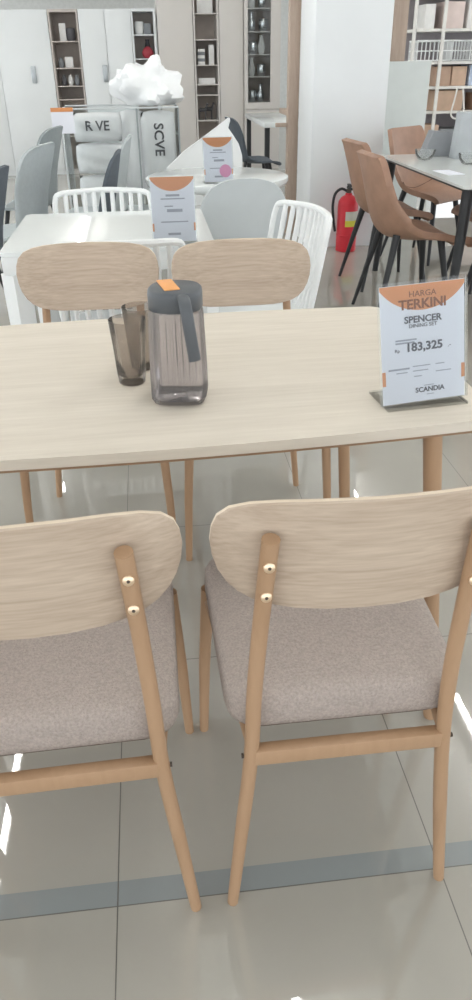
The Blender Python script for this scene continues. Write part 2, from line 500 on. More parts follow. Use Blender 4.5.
# ------------------------------------------------------------------ price stands
def bar(bm, x0, x1, z, h=.0016):
    box(bm, x0, x1, -.0016, -.0008, z-h, z+h)
def price_stand(label, loc, rotz, detailed, sticker=False, lean=.2, roll=0, sc=1):
    t = thing('price_stand', label, 'price sign', loc, rotz)
    R = Matrix.Rotation(-lean, 4, 'X') @ Matrix.Identity(4)
    R = Matrix.Translation((0, 0, .0065)) @ Matrix.Rotation(roll, 4, 'Y') @ R @ Matrix.Scale(sc, 4, (1, 0, 0))
    W, H = .0755, .212
    bm = BM(); box(bm, -W-.004, W+.004, .0006, .003, 0, H+.006); box(bm, -W-.004, W+.004, -.0042, -.0024, 0, H+.002); xform(bm, R)
    obj('acrylic_holder', bm, 'clear', t, smooth=False)
    bm = BM(); box(bm, -W-.004, W+.004, -.02, .075, 0, .005, .001); obj('acrylic_base', bm, 'clear', t, smooth=False)
    bm = BM(); box(bm, -W, W, -.0008, .0002, .001, H); xform(bm, R); card = obj('card', bm, 'card', t, smooth=False)
    # orange header: full width on top, arc below
    r = .0925; zc = H-.046+r
    o = []
    for k in range(25):
        a = math.radians(-90-60+120*k/24)
        x = r*math.cos(a); z = zc+r*math.sin(a)
        if abs(x) <= W and z <= H: o.append((x, z))
    zz = zc-math.sqrt(r*r-W*W)
    o = [(-W, zz)]+[p for p in o]+[(W, zz), (W, H-.0005), (-W, H-.0005)]
    o = [o[0]]+[p for p in o[1:-3]]+o[-3:]
    bm = BM(); prism(bm, o, -.0013, -.0009, 'y'); xform(bm, R); obj('orange_header', bm, 'card_orange', card, smooth=False)
    bm = BM()
    box(bm, -W, -W+.006, -.0014, -.0009, .036, .062); box(bm, W-.006, W, -.0014, -.0009, .036, .062)
    xform(bm, R); obj('side_tab', bm, 'card_orange', card, smooth=False)
    def put(body, size, x, z, mat, name, align='CENTER', bold=0):
        b = text_bm(body, size, .0003, align, bold)
        xform(b, R @ Matrix.Translation((x, -.0017, z)) @ Matrix.Rotation(PI/2, 4, 'X'))
        obj(name, b, mat, card, smooth=False)
    if detailed:
        put('HARGA', .0145, .0, .1945, 'ink_brown', 'header_lettering')
        put('TERKINI', .0235, .0, .1765, 'ink_brown', 'header_lettering', bold=.0006)
        put('SPENCER', .0165, .0, .1500, 'ink', 'product_lettering', bold=.0004)
        put('DINING SET', .0095, .0, .1390, 'ink', 'product_lettering')
        put('183,325', .0210, .0015, .1010, 'ink', 'price_lettering', bold=.0006)
        put('Rp', .0085, -.0475, .0975, 'ink', 'price_lettering')
        put('.-', .0120, .0475, .0985, 'ink', 'price_lettering')
        put('SCANDIA', .0125, .0105, .0215, 'ink', 'shop_lettering', bold=.0003)
        bm = BM(); bar(bm, -.050, -.012, .1155, .0014); bar(bm, -.050, -.016, .1105, .0014)
        bar(bm, -.064, -.026, .0640, .0016); bar(bm, -.02, .012, .0665, .0008); bar(bm, .022, .038, .0665, .0008)
        bar(bm, -.05, -.03, .0570, .0008); bar(bm, -.02, .008, .0580, .0008); bar(bm, .022, .05, .0530, .0008); bar(bm, -.018, -.004, .0480, .0008)
        bar(bm, .0, .018, .0295, .0006); bar(bm, .005, .018, .0125, .0006)
        xform(bm, R); obj('small_print', bm, 'ink_light', card, smooth=False)
    else:
        bm = BM(); bar(bm, -.024, .024, .152, .0035); bar(bm, -.042, .042, .141, .002); bar(bm, -.03, .0, .117, .002)
        bar(bm, -.022, .032, .103, .005); bar(bm, -.045, .05, .066, .002); bar(bm, -.022, .022, .026, .004)
        xform(bm, R); obj('small_print', bm, 'ink_light', card, smooth=False)
    if sticker:
        bm = BM(); tube(bm, [(.036, -.0030, .052), (.036, -.0018, .052)], .031, 24); xform(bm, R); obj('sticker', bm, 'pink', card)
    return t
price_stand('white price card with orange header in acrylic stand at the right of the oak table', (.486, 1.220, .75), .11, True, roll=-.035, lean=.24, sc=1.075)

# ------------------------------------------------------------------ jug and tumblers
def super_ring(bm, hw, z, cx=0, cy=0, rot=0, p=4.5, flutes=0, amp=0, seg=96):
    vs = []
    for k in range(seg):
        a = 2*PI*k/seg
        c, s = math.cos(a), math.sin(a)
        r = hw/((abs(c)**p+abs(s)**p)**(1/p))
        if flutes: r += amp*math.cos(flutes*a)
        x, y = r*math.cos(a), r*math.sin(a)
        vs.append(bm.verts.new((cx+x*math.cos(rot)-y*math.sin(rot), cy+x*math.sin(rot)+y*math.cos(rot), z)))
    return vs
def bridge(bm, rings, cap0=True, cap1=False):
    for A, B in zip(rings, rings[1:]):
        n = len(A)
        for k in range(n): bm.faces.new((A[k], A[(k+1) % n], B[(k+1) % n], B[k]))
    if cap0: bm.faces.new(rings[0][::-1])
    if cap1: bm.faces.new(rings[-1])

jg = thing('water_jug', 'ribbed smoked glass water jug with slate lid and orange strip on the oak table', 'jug', (.036, 1.318, .75), math.radians(-8))
bm = BM(); JR = 0
prof = [(.040, 0), (.0475, .004), (.0505, .014), (.0500, .06), (.0480, .12), (.0465, .160), (.0460, .178)]
bridge(bm, [super_ring(bm, r, z, rot=JR, p=5, flutes=28, amp=.0022 if .01 < z < .165 else 0, seg=264) for r, z in prof])
prof2 = [(.0430, .1775), (.0436, .16), (.0450, .12), (.0470, .06), (.0475, .012), (.040, .006)]
R2 = [super_ring(bm, r, z, rot=JR, p=5, seg=264) for r, z in prof2]
bridge(bm, R2, cap0=False, cap1=True)
obj('glass_body', bm, 'smoke_jug', jg, angle=60)
bm = BM(); bridge(bm, [super_ring(bm, r, z, rot=JR, p=2.4, seg=64) for r, z in ((.0470, .176), (.0490, .178), (.0490, .202), (.0480, .209), (.044, .2125))], True, True)
lid = obj('lid', bm, 'lid', jg, angle=50)
bm = BM(); box(bm, -.024, .004, -.026, .044, .2126, .2150, .0006); xform(bm, Matrix.Rotation(.32, 4, 'Z')); obj('orange_strip', bm, 'orange', lid)
bm = BM()
P = catmull([(.012, -.030, .206), (.020, -.052, .205), (.025, -.068, .192), (.029, -.073, .165), (.034, -.073, .125), (.037, -.071, .100)], 5)
tube(bm, P, [.011]*len(P), 12, flat=(1, .42)); obj('handle', bm, 'lid', jg)

def tumbler(label, loc, src=None):
    if src: return again(src, loc, .4, label)
    t = thing('tumbler', label, 'glass', loc, group='smoked tumblers on the oak table')
    bm = BM(); seg = 120
    def ring(r, z, am=0): return [bm.verts.new(((r+am*math.cos(30*2*PI*k/seg))*math.cos(2*PI*k/seg), (r+am*math.cos(30*2*PI*k/seg))*math.sin(2*PI*k/seg), z)) for k in range(seg)]
    rings = [ring(.023, 0), ring(.0265, .003), ring(.028, .02, .0006), ring(.031, .07, .0006), ring(.0335, .10, .0006), ring(.0355, .115), ring(.0365, .130), ring(.0352, .1305),
             ring(.0335, .112), ring(.0310, .095), ring(.0285, .06), ring(.0255, .02), ring(.020, .014)]
    bridge(bm, rings, True, True)
    obj('glass_body', bm, 'smoke', t, angle=60)
    return t
g1 = tumbler('nearer smoked glass tumbler left of the jug on the oak table', (-.057, 1.410, .75))
tumbler('farther smoked glass tumbler half hidden between the first tumbler and the jug', (-.033, 1.492, .75), g1)

# ------------------------------------------------------------------ white table behind
wt = thing('dining_table', 'glossy white square table with thick edge behind the oak dining set', 'table', (-.148, 3.03, 0))
bm = BM(); prism(bm, rrect(.374, .372, .02), .735, .75, 'z', .003); obj('tabletop', bm, 'glass_top', wt, smooth=False)
bm = BM(); box(bm, -.37, .37, -.368, .368, .672, .735, .004); obj('apron', bm, 'white_plastic', wt)
for sx in (-1, 1):
    for sy in (-1, 1):
        bm = BM(); x = .335*sx; y = .333*sy
        tube(bm, [(x, y, .672), (x, y, 0)], [.05, .042], 4); xform(bm, Matrix.Identity(4)); obj('leg', bm, 'white_plastic', wt, smooth=False)
price_stand('white price card with orange header in acrylic stand on the square white table', (.085, 2.705, .75), .0, False)

# slatted white chairs
def make_slat_chair():
    t = thing('slatted_chair', '', 'chair', group='white slatted chairs around the square white table')
    h = .80
    def by(z): return -.155-(z-.44)*.2
    bm = BM()
    P = [(-.20, by(.42), .42), (-.212, by(.55), .55), (-.217, by(.70), .70), (-.214, by(.765), .765), (-.195, by(.795), .793), (-.10, by(.80), .799),
         (0, by(.80), .802), (.10, by(.80), .799), (.195, by(.795), .793), (.214, by(.765), .765), (.217, by(.70), .70), (.212, by(.55), .55), (.20, by(.42), .42)]
    P = [(x, y-.05+.05*(abs(x)/.215)**2, z) for x, y, z in catmull(P, 4)]
    tube(bm, P, .0125, 8); obj('back_frame', bm, 'white_plastic', t)
    for k in range(9):
        x = -.168+.042*k
        bm = BM(); dy = -.05+.05*(abs(x)/.215)**2
        zt = .797
        tube(bm, [(x*.93, by(.43)+dy*.5, .43), (x, by(.62)+dy, .62), (x, by(zt)+dy, zt)], .0105, 8); obj('slat', bm, 'white_plastic', t)
    bm = BM(); prism(bm, rrect(.215, .205, .06, 5, 0, .02), .425, .445, 'z', .006); obj('seat', bm, 'white_plastic', t)
    for sx in (-1, 1):
        for y0, y1 in ((-.16, -.21), (.19, .215)):
            bm = BM(); tube(bm, [(.185*sx, y0, .428), (.205*sx, y1, 0)], [.017, .012], 10); obj('leg', bm, 'white_plastic', t)
    return t
slat = make_slat_chair(); slat.location = (-.205, 3.39, 0); slat.rotation_euler.z = PI
slat['label'] = 'white slatted chair at the far side of the square white table, facing the camera'
again(slat, (.385, 2.95, 0), math.radians(108), 'white slatted chair turned sideways at the right end of the square white table')
again(slat, (-.11, 2.755, 0), 0, 'white slatted chair glimpsed under the oak backrests, before the square white table')

# ------------------------------------------------------------------ round table group
rt = thing('round_table', 'round white pedestal table behind the square white table', 'table', (.393, 4.45, 0))
bm = BM(); lathe(bm, [(.375, .705), (.393, .712), (.402, .728), (.400, .745), (.39, .75)], seg=56); obj('tabletop', bm, 'white_gloss', rt)
bm = BM(); lathe(bm, [(.27, 0), (.27, .012), (.20, .03), (.08, .07), (.045, .16), (.04, .45), (.055, .62), (.13, .69), (.2, .705)], seg=32); obj('pedestal', bm, 'white_plastic', rt)
price_stand('white price card with pink sticker in acrylic stand on the round white table', (.378, 4.15, .75), .05, False, True)

def shell_chair(label, loc, rotz, mat, legmat, h=.84, w=.22, name='shell_chair', opening=None, group=None, round_top=False):
    t = thing(name, label, 'chair', loc, rotz, group)
    bm = BM()
    shell(bm, ([(-.255, h, w*.15, .0), (-.254, h-.006, w*.36, .004), (-.250, h-.022, w*.58, .012), (-.243, h-.055, w*.78, .028), (-.232, h-.11, w*.94, .045), (-.215, h-.18, w*1.02, .055), (-.195, h-.28, w*.96, .06)] if round_top else [(-.255, h, w*.45, .0), (-.252, h-.012, w*.68, .012), (-.245, h-.045, w*.9, .03), (-.232, h-.11, w*1.0, .045), (-.215, h-.19, w*.98, .055), (-.195, h-.28, w*.92, .06)])+[
               (-.165, .485, w*.88, .055), (-.10, .455, w*.92, .04), (0, .445, w, .025), (.12, .447, w*1.02, .02), (.19, .442, w*.97, .012), (.215, .425, w*.85, .006)], 10, .016)
    obj('seat_shell', bm, mat, t, angle=70)
    for sx in (-1, 1):
        for y0, y1 in ((-.12, -.21), (.12, .2)):
            bm = BM(); tube(bm, [(.11*sx, y0, .456 if y0 < 0 else .436), (.2*sx, y1, 0)], [.016, .010], 10); obj('leg', bm, legmat, t)
    if opening:
        bm = BM()
        shell(bm, [(-.220, h-.10, w*.62, .02), (-.204, h-.18, w*.62, .02), (-.178, h-.29, w*.6, .02)], 6, .01); obj('back_pad', bm, opening, t)
    return t
shell_chair('pale grey rounded shell chair seen from behind, in front of the round white table', (.455, 3.895, 0), 0, 'shell_grey', 'white_plastic', .838, .21, round_top=True)

# white chair with a slanted winged back beyond the round table
t = thing('winged_chair', 'white chair with a tall slanted pointed back beyond the round white table', 'chair', (.36, 5.15, 0))
bm = BM()
o = [(-.225, .70), (-.11, .79), (.03, .875), (.13, .94), (.192, .985), (.204, .984), (.206, .965), (.186, .925), (.222, .885), (.255, .835), (.275, .77), (.278, .70), (.262, .58), (.22, .46), (-.19, .46), (-.22, .58)]
prism(bm, o, -.012, .012, 'y', .005)
bmesh.ops.subdivide_edges(bm, edges=[e for e in bm.edges if e.calc_length() > .2], cuts=3)
for v in bm.verts: v.co.y += .16+.10*(v.co.z-.46)-.9*v.co.x*v.co.x
obj('backrest', bm, 'white_plastic', t, angle=50)
bm = BM(); prism(bm, rrect(.205, .20, .06, 5, 0, -.05), .435, .458, 'z', .006); obj('seat', bm, 'white_plastic', t)
for sx in (-1, 1):
    for y0, y1 in ((.10, .17), (-.2, -.24)):
        bm = BM(); tube(bm, [(.15*sx, y0, .437), (.19*sx, y1, 0)], [.016, .011], 10); obj('leg', bm, 'white_plastic', t)

# ------------------------------------------------------------------ chairs at the left edge
shell_chair('charcoal upholstered chair at the far left edge of the picture', (-.925, 3.78, 0), math.radians(80), 'charcoal', 'black_metal', .90, .24, 'upholstered_chair')
shell_chair('light grey chair with darker back pad, behind the charcoal chair at the left', (-.79, 4.56, 0), math.radians(75), 'light_grey', 'white_plastic', .93, .24, 'upholstered_chair', 'mid_grey')
shell_chair('mid grey tall chair farthest back in the row at the left', (-.83, 5.62, 0), math.radians(78), 'mid_grey', 'black_metal', .94, .24, 'upholstered_chair')
shell_chair('dark grey chair seen edge on behind the slatted white chair', (-.40, 4.47, 0), math.radians(88), 'charcoal', 'black_metal', .89, .2, 'upholstered_chair')
shell_chair('light grey chair seen edge on in front of the bagged pillows', (-.345, 5.15, 0), math.radians(88), 'light_grey', 'white_plastic', .91, .2, 'upholstered_chair')

# ------------------------------------------------------------------ pillow bin
bn = thing('display_bin', 'clear acrylic display bin full of bagged white pillows', 'display bin', (-.185, 7.3, 0))
X0, X1, Y0, Y1 = -.49, .49, -.28, .28
bm = BM()
box(bm, X0, X1, Y0, Y0+.006, .12, 0.965); box(bm, X0, X1, Y1-.006, Y1, .12, 0.965); box(bm, X0, X0+.006, Y0+.006, Y1-.006, .12, 0.965); box(bm, X1-.006, X1, Y0+.006, Y1-.006, .12, 0.965)
obj('clear_walls', bm, 'clear_glass', bn, smooth=False)
bm = BM(); tube(bm, [(X0, Y0, .97), (X1, Y0, .97), (X1, Y1, .97), (X0, Y1, .97)], .008, 6, closed=True); obj('rim', bm, 'shell_grey', bn, smooth=False)
for x, y in ((X0, Y0), (.14, Y0), (X1, Y0), (X0, Y1), (X1, Y1)):
    bm = BM(); tube(bm, [(x, y, 0), (x, y, 0.965)], .007, 6); obj('corner_post', bm, 'mid_grey', bn, smooth=False)
bm = BM(); box(bm, X0, X1, Y0, Y1, .09, .12, .004); obj('base_tray', bm, 'white_plastic', bn)
def pillow(label, loc, w, h, d, writing=None, vertical=False, rz=0):
    t = thing('pillow_bag', label, 'pillow', loc, rz, 'white bagged pillows in the acrylic bin')
    bm = BM(); nx, nz = 14, 14
    def P(i, j, s):
        u, v = i/nx*2-1, j/nz*2-1
        b = (1-u**4)*(1-v**4)
        wob = .012*math.sin(5*u+3*v+w*40)*math.sin(4*v-2*u)
        return (u*w*(1-.05*v*v), s*(d*b**.5+wob*b), h+v*h*(1-.05*u*u))
    A = [[bm.verts.new(P(i, j, -1)) for j in range(nz+1)] for i in range(nx+1)]
    B = [[(A[i][j] if i in (0, nx) or j in (0, nz) else bm.verts.new(P(i, j, 1))) for j in range(nz+1)] for i in range(nx+1)]
    for i in range(nx):
        for j in range(nz):
            bm.faces.new((A[i][j], A[i+1][j], A[i+1][j+1], A[i][j+1])); bm.faces.new((B[i][j], B[i][j+1], B[i+1][j+1], B[i+1][j]))
    obj('bag', bm, 'pillow', t, angle=80)
    if writing:
        b = text_bm(writing, .115 if vertical else .105, .002, 'CENTER', .002)
        Rm = Matrix.Translation((0, -d-.008, h*1.02+(.115 if vertical else .01))) @ Matrix.Rotation(PI/2, 4, 'X')
        if vertical: Rm = Rm @ Matrix.Rotation(-PI/2, 4, 'Z')
        xform(b, Rm)
        o = obj('lettering', b, 'dark_item', t, smooth=False)
    return t
pillow('plump white pillow bag lettered across, at the left of the bin', (-.39, 7.2, .705), .21, .115, .075, 'R VE', False)
pillow('blush white pillow bag lying below the lettered one in the bin', (-.39, 7.2, .45), .21, .125, .075)
pillow('white pillow bag at the bottom left of the bin', (-.39, 7.2, .122), .21, .16, .075)
pillow('tall white pillow bag with writing running down it, at the right of the bin', (.13, 7.22, .25), .15, .345, .085, 'SCVE', True)
pillow('narrow white pillow bag standing in the middle of the bin', (-.10, 7.36, .25), .12, .345, .07)
# crumpled white plastic heap
bm = BM(); bmesh.ops.create_icosphere(bm, subdivisions=4, radius=1)
rnd = random.Random(11); dirs = []
for k in range(70):
    v = Vector((rnd.gauss(0, 1), rnd.gauss(0, 1), rnd.gauss(.25, .8))); v.normalize(); dirs.append((v, rnd.uniform(.12, .42), rnd.choice((24, 60, 120))))
for v in bm.verts:
    n = v.co.normalized(); s = .80
    for d_, a, e in dirs:
        k = max(0, n.dot(d_)); s = max(s, .80+a*k**e) if e < 50 else s+.6*a*k**e
    s += .03*math.sin(19*n.x+5*n.z)*math.sin(17*n.y-7*n.z+2)
    v.co = Vector((n.x*s*.30, n.y*s*.22, n.z*s*.225))
    v.co.z = max(v.co.z, -.119)
hp = obj('plastic_bag_heap', bm, 'plastic_bag', None, angle=35, loc=(.065, 7.30, 1.098))
tag(hp, 'heap of crumpled white plastic bags piled over the pillow bin', 'plastic bags')
# small orange topped sign clipped to the bin
bm = BM(); t = thing('sign_holder', 'small acrylic sign with orange top standing at the left end of the pillow bin', 'price sign', (-.665, 6.88, 0))
bm = BM(); tube(bm, [(0, 0, .012), (0, 0, .80)], .008, 8); obj('pole', bm, 'shell_grey', t)
bm = BM(); lathe(bm, [(.10, 0), (.10, .008), (.02, .014)], seg=24); obj('base', bm, 'shell_grey', t)
bm = BM(); box(bm, -.075, .105, -.004, .0, .80, .99); obj('card', bm, 'card', t, smooth=False)
bm = BM(); box(bm, -.075, .105, -.006, -.004, .96, .99); obj('orange_header', bm, 'card_orange', t, smooth=False)

# ------------------------------------------------------------------ brown dining set
bt = thing('dining_table', 'long table with glossy white stone top and slanted black legs among the brown chairs', 'table', (1.968, 4.493, 0))
bm = BM(); prism(bm, rrect(.403, .73, .02), .737, .75, 'z', .002); obj('tabletop', bm, 'marble', bt, smooth=False)
bm = BM(); prism(bm, rrect(.393, .72, .02), .725, .737, 'z', .002); obj('top_support', bm, 'black_metal', bt, angle=30)
for sx in (-1, 1):
    for sy in (-1, 1):
        bm = BM(); tube(bm, [(.35*sx, .66*sy, .725), (.39*sx, .70*sy, 0)], [.032, .019], 12); obj('leg', bm, 'black_metal', bt)
def brown_chair():
    t = thing('leather_chair', '', 'chair', group='brown leather chairs around the stone topped table')
    bm = BM(); w = .225
    shell(bm, [(-.268, .875, w*.70, .0), (-.266, .868, w*.80, .008), (-.258, .83, w*.86, .02), (-.242, .74, w*.90, .035), (-.222, .64, w*.96, .055), (-.200, .56, w*1.03, .085),
               (-.172, .505, w*1.06, .10), (-.12, .472, w*1.05, .085), (-.03, .460, w*1.03, .05), (.08, .462, w, .025), (.17, .458, w*.95, .012), (.205, .442, w*.9, .006), (.215, .425, w*.86, .0)], 12, .035)
    sh = obj('seat_shell', bm, 'leather', t, angle=70)
    bm = BM(); tube(bm, catmull([(-.2, -.10, .535), (-.12, -.128, .497), (0, -.135, .478), (.12, -.128, .497), (.2, -.10, .535)], 4), .004, 6); obj('seam', bm, 'leather_in', sh)
    for sx in (-1, 1):
        for y0, y1 in ((-.13, -.24), (.13, .2)):
            bm = BM(); tube(bm, [(.13*sx, y0, .47 if y0 < 0 else .436), (.215*sx, y1, 0)], [.021, .010], 12); obj('leg', bm, 'black_metal', t)
    return t
bc = brown_chair(); bc.location = (1.465, 4.20, 0); bc.rotation_euler.z = math.radians(-90+3)
bc['label'] = 'brown leather chair nearest the camera on the left side of the stone topped table'
again(bc, (1.555, 4.90, 0), math.radians(-84), 'brown leather chair half hidden behind the nearest one, by the fire extinguisher')
again(bc, (2.05, 5.55, 0), math.radians(180+36), 'brown leather chair at the far end of the stone topped table')
again(bc, (2.195, 4.72, 0), math.radians(92), 'brown leather chair with its seat under the right side of the stone topped table')
again(bc, (1.895, 3.775, 0), math.radians(-4), 'brown leather chair cut by the right edge of the picture')

# things on the stone table
bm = BM(); bridge(bm, [super_ring(bm, r, z, p=6, seg=32) for r, z in ((.060, 0), (.062, .004), (.056, .13), (.050, .20), (.050, .255), (.046, .26))], True, True)
tag(obj('canister', bm, 'grey_box', None, loc=(2.00, 4.94, .75), angle=45), 'tall pale grey canister standing on the stone topped table', 'canister')
bm = BM(); prism(bm, [(-.09, 0), (.10, 0), (.075, .14), (-.035, .15)], -.05, .05, 'y', .004)
tag(obj('napkin_box', bm, 'dgrey_box', None, loc=(1.88, 5.10, .75), angle=30), 'slant sided grey box beside the canister on the stone topped table', 'box')
bm = BM(); box(bm, -.05, .05, -.10, .10, 0, .002)
tag(obj('paper_sheet', bm, 'card', None, loc=(1.68, 4.29, .75), rotz=.1, smooth=False), 'white paper sheet lying near the left edge of the stone topped table', 'paper')
for i, (x, y, lb) in enumerate(((1.93, 4.63, 'clear glass bowl at the right edge of the picture on the stone topped table'), (1.75, 4.90, 'low clear glass bowl left of the grey canister'))):
    bm = BM(); lathe(bm, [(.03, 0), (.045, .01), (.06, .035), (.065, .06), (.062, .06), (.055, .035), (.04, .014), (.02, .008)], seg=32)
    tag(obj('glass_bowl', bm, 'bowl_glass', None, loc=(x, y, .75)), lb, 'bowl', 'glass bowls on the stone topped table')

# ------------------------------------------------------------------ fire extinguisher
fe = thing('fire_extinguisher', 'red fire extinguisher standing on the floor against the white pillar', 'fire extinguisher', (1.525, 5.86, 0))
bm = BM(); lathe(bm, [(.072, 0), (.078, .006), (.078, .33), (.074, .365), (.055, .395), (.028, .41), (.024, .425)], seg=28); obj('cylinder', bm, 'red', fe)
bm = BM(); lathe(bm, [(.0785, .115), (.080, .117), (.080, .127), (.0785, .129)], seg=28); obj('foot_band', bm, 'red', fe)
def wrap_label(z0, z1, mat, name):
    bm = BM(); A = []; B = []
    for k in range(9):
        a = math.radians(-115+11*k); A.append(bm.verts.new((.0788*math.cos(a), .0788*math.sin(a), z0))); B.append(bm.verts.new((.0788*math.cos(a), .0788*math.sin(a), z1)))
    for k in range(8): bm.faces.new((A[k], A[k+1], B[k+1], B[k]))
    obj(name, bm, mat, fe)
wrap_label(.235, .30, 'label_paper', 'label'); wrap_label(.19, .235, 'label_yellow', 'label')
bm = BM(); lathe(bm, [(.02, .42), (.02, .45), (.012, .455)], seg=16); obj('valve', bm, 'dark_bolt', fe)
bm = BM(); box(bm, -.012, .012, -.10, .03, .455, .468, .003); box(bm, -.012, .012, -.09, .02, .478, .488, .003); box(bm, -.01, .01, .0, .02, .45, .487, .002); obj('lever', bm, 'black_rubber', fe)
bm = BM(); tube(bm, catmull([(-.018, 0, .44), (-.06, 0, .455), (-.105, 0, .42), (-.122, -.01, .34), (-.112, -.01, .24), (-.095, -.01, .15)], 5), .010, 10); obj('hose', bm, 'black_rubber', fe)

# ------------------------------------------------------------------ post, partition
t = thing('ladder_shelf_frame', 'brown wooden upright frame beside the left face of the white pillar', 'shelf frame', (1.225, 6.62, 0))
bm = BM(); box(bm, -.055, .03, -.04, .04, 0, 2.6, .004); obj('upright', bm, 'post_wood', t)
bm = BM(); box(bm, -.15, -.055, -.02, .02, .83, .86, .004); obj('rung', bm, 'post_wood', t)
bm = BM(); box(bm, -.03, .03, .04, .55, .90, .94, .004); obj('rung', bm, 'post_wood', t)

pn = thing('partition_panel', 'pale grey low partition panel right of the white pillar', 'partition', (2.175, 6.75, 0))
bm = BM(); box(bm, -.29, .20, -.02, .02, .02, 1.278, .004); obj('panel', bm, 'panel_grey', pn)
for x in (-.25, .17):
    bm = BM(); box(bm, x-.02, x+.02, -.10, .10, 0, .022, .003); obj('foot', bm, 'panel_grey', pn)
bm = BM(); box(bm, 2.07, 2.19, 6.87, 6.95, 0, 2.6, .004)
tag(obj('timber_post', bm, 'post_wood'), 'brown timber post rising behind the grey partition panel', 'post')

# ------------------------------------------------------------------ wardrobes on the left at Y = 11
YW = 11.0
DZ = -.085
def door_unit(name, label, x0, x1, ndoor, hx, mat='door_white', h=1.868, depth=.55, cat='wardrobe'):
    t = thing(name, label, cat, ((x0+x1)*.51, YW, 0)); w = (x1-x0)*.51
    bm = BM(); box(bm, -w, w, .02, depth, 0, h, .004); obj('carcass', bm, mat, t)
    dw = 2*w/ndoor
    for k in range(ndoor):
        a = -w+dw*k
        bm = BM(); box(bm, a+.003, a+dw-.003, 0, .019, .06, h-.012, .003); d = obj('door', bm, mat, t)
        if k in hx:
            x = a+hx[k]*dw
            bm = BM(); box(bm, x-.03, x+.03, -.022, 0, 1.08, 1.27, .006); obj('handle', bm, 'handle', d)
    return t
def niche_unit(name, label, x0, x1, shelves, h=1.868, depth=.45, mat='niche', cat='shelf'):
    t = thing(name, label, cat, ((x0+x1)*.51, YW, 0)); w = (x1-x0)*.51
    bm = BM(); box(bm, -w, -w+.02, 0, depth, 0, h); box(bm, w-.02, w, 0, depth, 0, h); box(bm, -w+.02, w-.02, 0, depth, h-.03, h); box(bm, -w+.02, w-.02, 0, depth, 0, .06)
    obj('carcass', bm, mat, t, smooth=False)
    bm = BM(); box(bm, -w+.02, w-.02, depth-.015, depth, .06, h-.03); obj('back_panel', bm, 'niche_back', t, smooth=False)
    for z in shelves:
        bm = BM(); box(bm, -w+.02, w-.02, .01, depth-.015, z+DZ-.012, z+DZ); obj('shelf', bm, mat, t, smooth=False)
    return t
door_unit('wardrobe', 'wide white wardrobe at the left edge with one long handle', -3.0, -1.06, 3, {2: .62})
niche_unit('shelf_unit', 'narrow taupe open shelf unit between the two white wardrobes', -1.055, -.70, (.55, .98, 1.13, 1.33, 1.62))
door_unit('wardrobe', 'white double door wardrobe between the two narrow shelf units', -.695, -.06, 2, {0: .86})
niche_unit('shelf_unit', 'narrow pale open shelf unit behind the crumpled plastic bags', -.055, .235, (.55, .95, 1.24, 1.42, 1.68), mat='door_white')
door_unit('wall_cabinet', 'plain beige grey panel cabinet right of the pale shelf unit', .26, .70, 1, {}, 'door_grey', 2.6, cat='cabinet')
niche_unit('shelf_unit', 'open shelf unit with dark ornaments between the beige grey panels', .705, 1.02, (.70, 1.00, 1.12, 1.34, 1.62, 1.9), 2.6, mat='door_grey')
door_unit('wall_cabinet', 'beige grey panel cabinet left of the glass door cabinet', 1.025, 1.33, 1, {}, 'door_grey', 2.6, cat='cabinet')
gc = niche_unit('display_cabinet', 'tall beige grey display cabinet with a glass door full of silver ware', 1.335, 1.80, (.90, 1.20, 1.45, 1.70, 1.95), 2.6, mat='door_grey', cat='cabinet')
bm = BM(); w = .237
box(bm, -w, -w+.05, -.02, 0, .735, 2.6); box(bm, w-.13, w, -.02, 0, .735, 2.6); box(bm, -w+.05, w-.13, -.02, 0, .735, .815); box(bm, -w+.05, w-.13, -.02, 0, 2.5, 2.6)
gd = obj('door', bm, 'door_grey', gc, smooth=False)
bm = BM(); box(bm, -w+.05, w-.13, -.014, -.008, .815, 2.5); obj('glass_pane', bm, 'clear_glass', gd, smooth=False)
bm = BM(); box(bm, -w, w, -.02, 0, .05, .73); obj('lower_door', bm, 'door_grey', gc, smooth=False)

# ornaments on those shelves: every one a thing of its own
def vase(prof, mat, loc, label, cat='ornament', name='vase', seg=18):
    bm = BM(); lathe(bm, prof, seg=seg); return tag(obj(name, bm, mat, None, loc=((loc[0]*1.02, loc[1], loc[2]+DZ+.001) if loc[1] > 10 else (loc[0], loc[1], loc[2]+.001))), label, cat)
V1 = [(.03, 0), (.045, .03), (.05, .09), (.03, .15), (.022, .19), (.03, .21)]
V2 = [(.04, 0), (.055, .02), (.06, .08), (.058, .13), (.05, .14)]
def carton(w, d, h, mat, loc, label, cat='box', name='box'):
    bm = BM(); box(bm, -w/2, w/2, -d/2, d/2, 0, h, .003); return tag(obj(name, bm, mat, None, loc=((loc[0]*1.02, loc[1], loc[2]+DZ+.001) if loc[1] > 10 else loc)), label, cat)
carton(.08, .02, .19, 'white_item', (-.905, 11.12, 1.62), 'white upright card on the upper shelf of the taupe shelf unit', 'card', 'upright_card')
vase(V2, 'dark_item', (-.81, 11.14, 1.62), 'dark round pot on the upper shelf of the taupe shelf unit', 'pot', 'pot')
carton(.10, .02, .12, 'white_item', (-.865, 11.12, 1.33), 'white square card on the middle shelf of the taupe shelf unit', 'card', 'upright_card')
vase([(.03, 0), (.04, .05), (.02, .11)], 'grey_item', (-.965, 11.14, 1.33), 'small grey vase on the middle shelf of the taupe shelf unit')
for i, (x, mk) in enumerate(((-.95, 'dark_item'), (-.87, 'white_item'), (-.79, 'grey_item'))):
    vase([(.02, 0), (.035, .03), (.03, .08), (.015, .12)], mk, (x, 11.12, 1.13), ['small dark jar', 'small white jar', 'small grey jar'][i]+' on the lower shelf of the taupe shelf unit', 'jar', 'jar')
vase(V2, 'white_item', (.04, 11.14, 1.68), 'white bulb vase on the top shelf of the pale shelf unit')
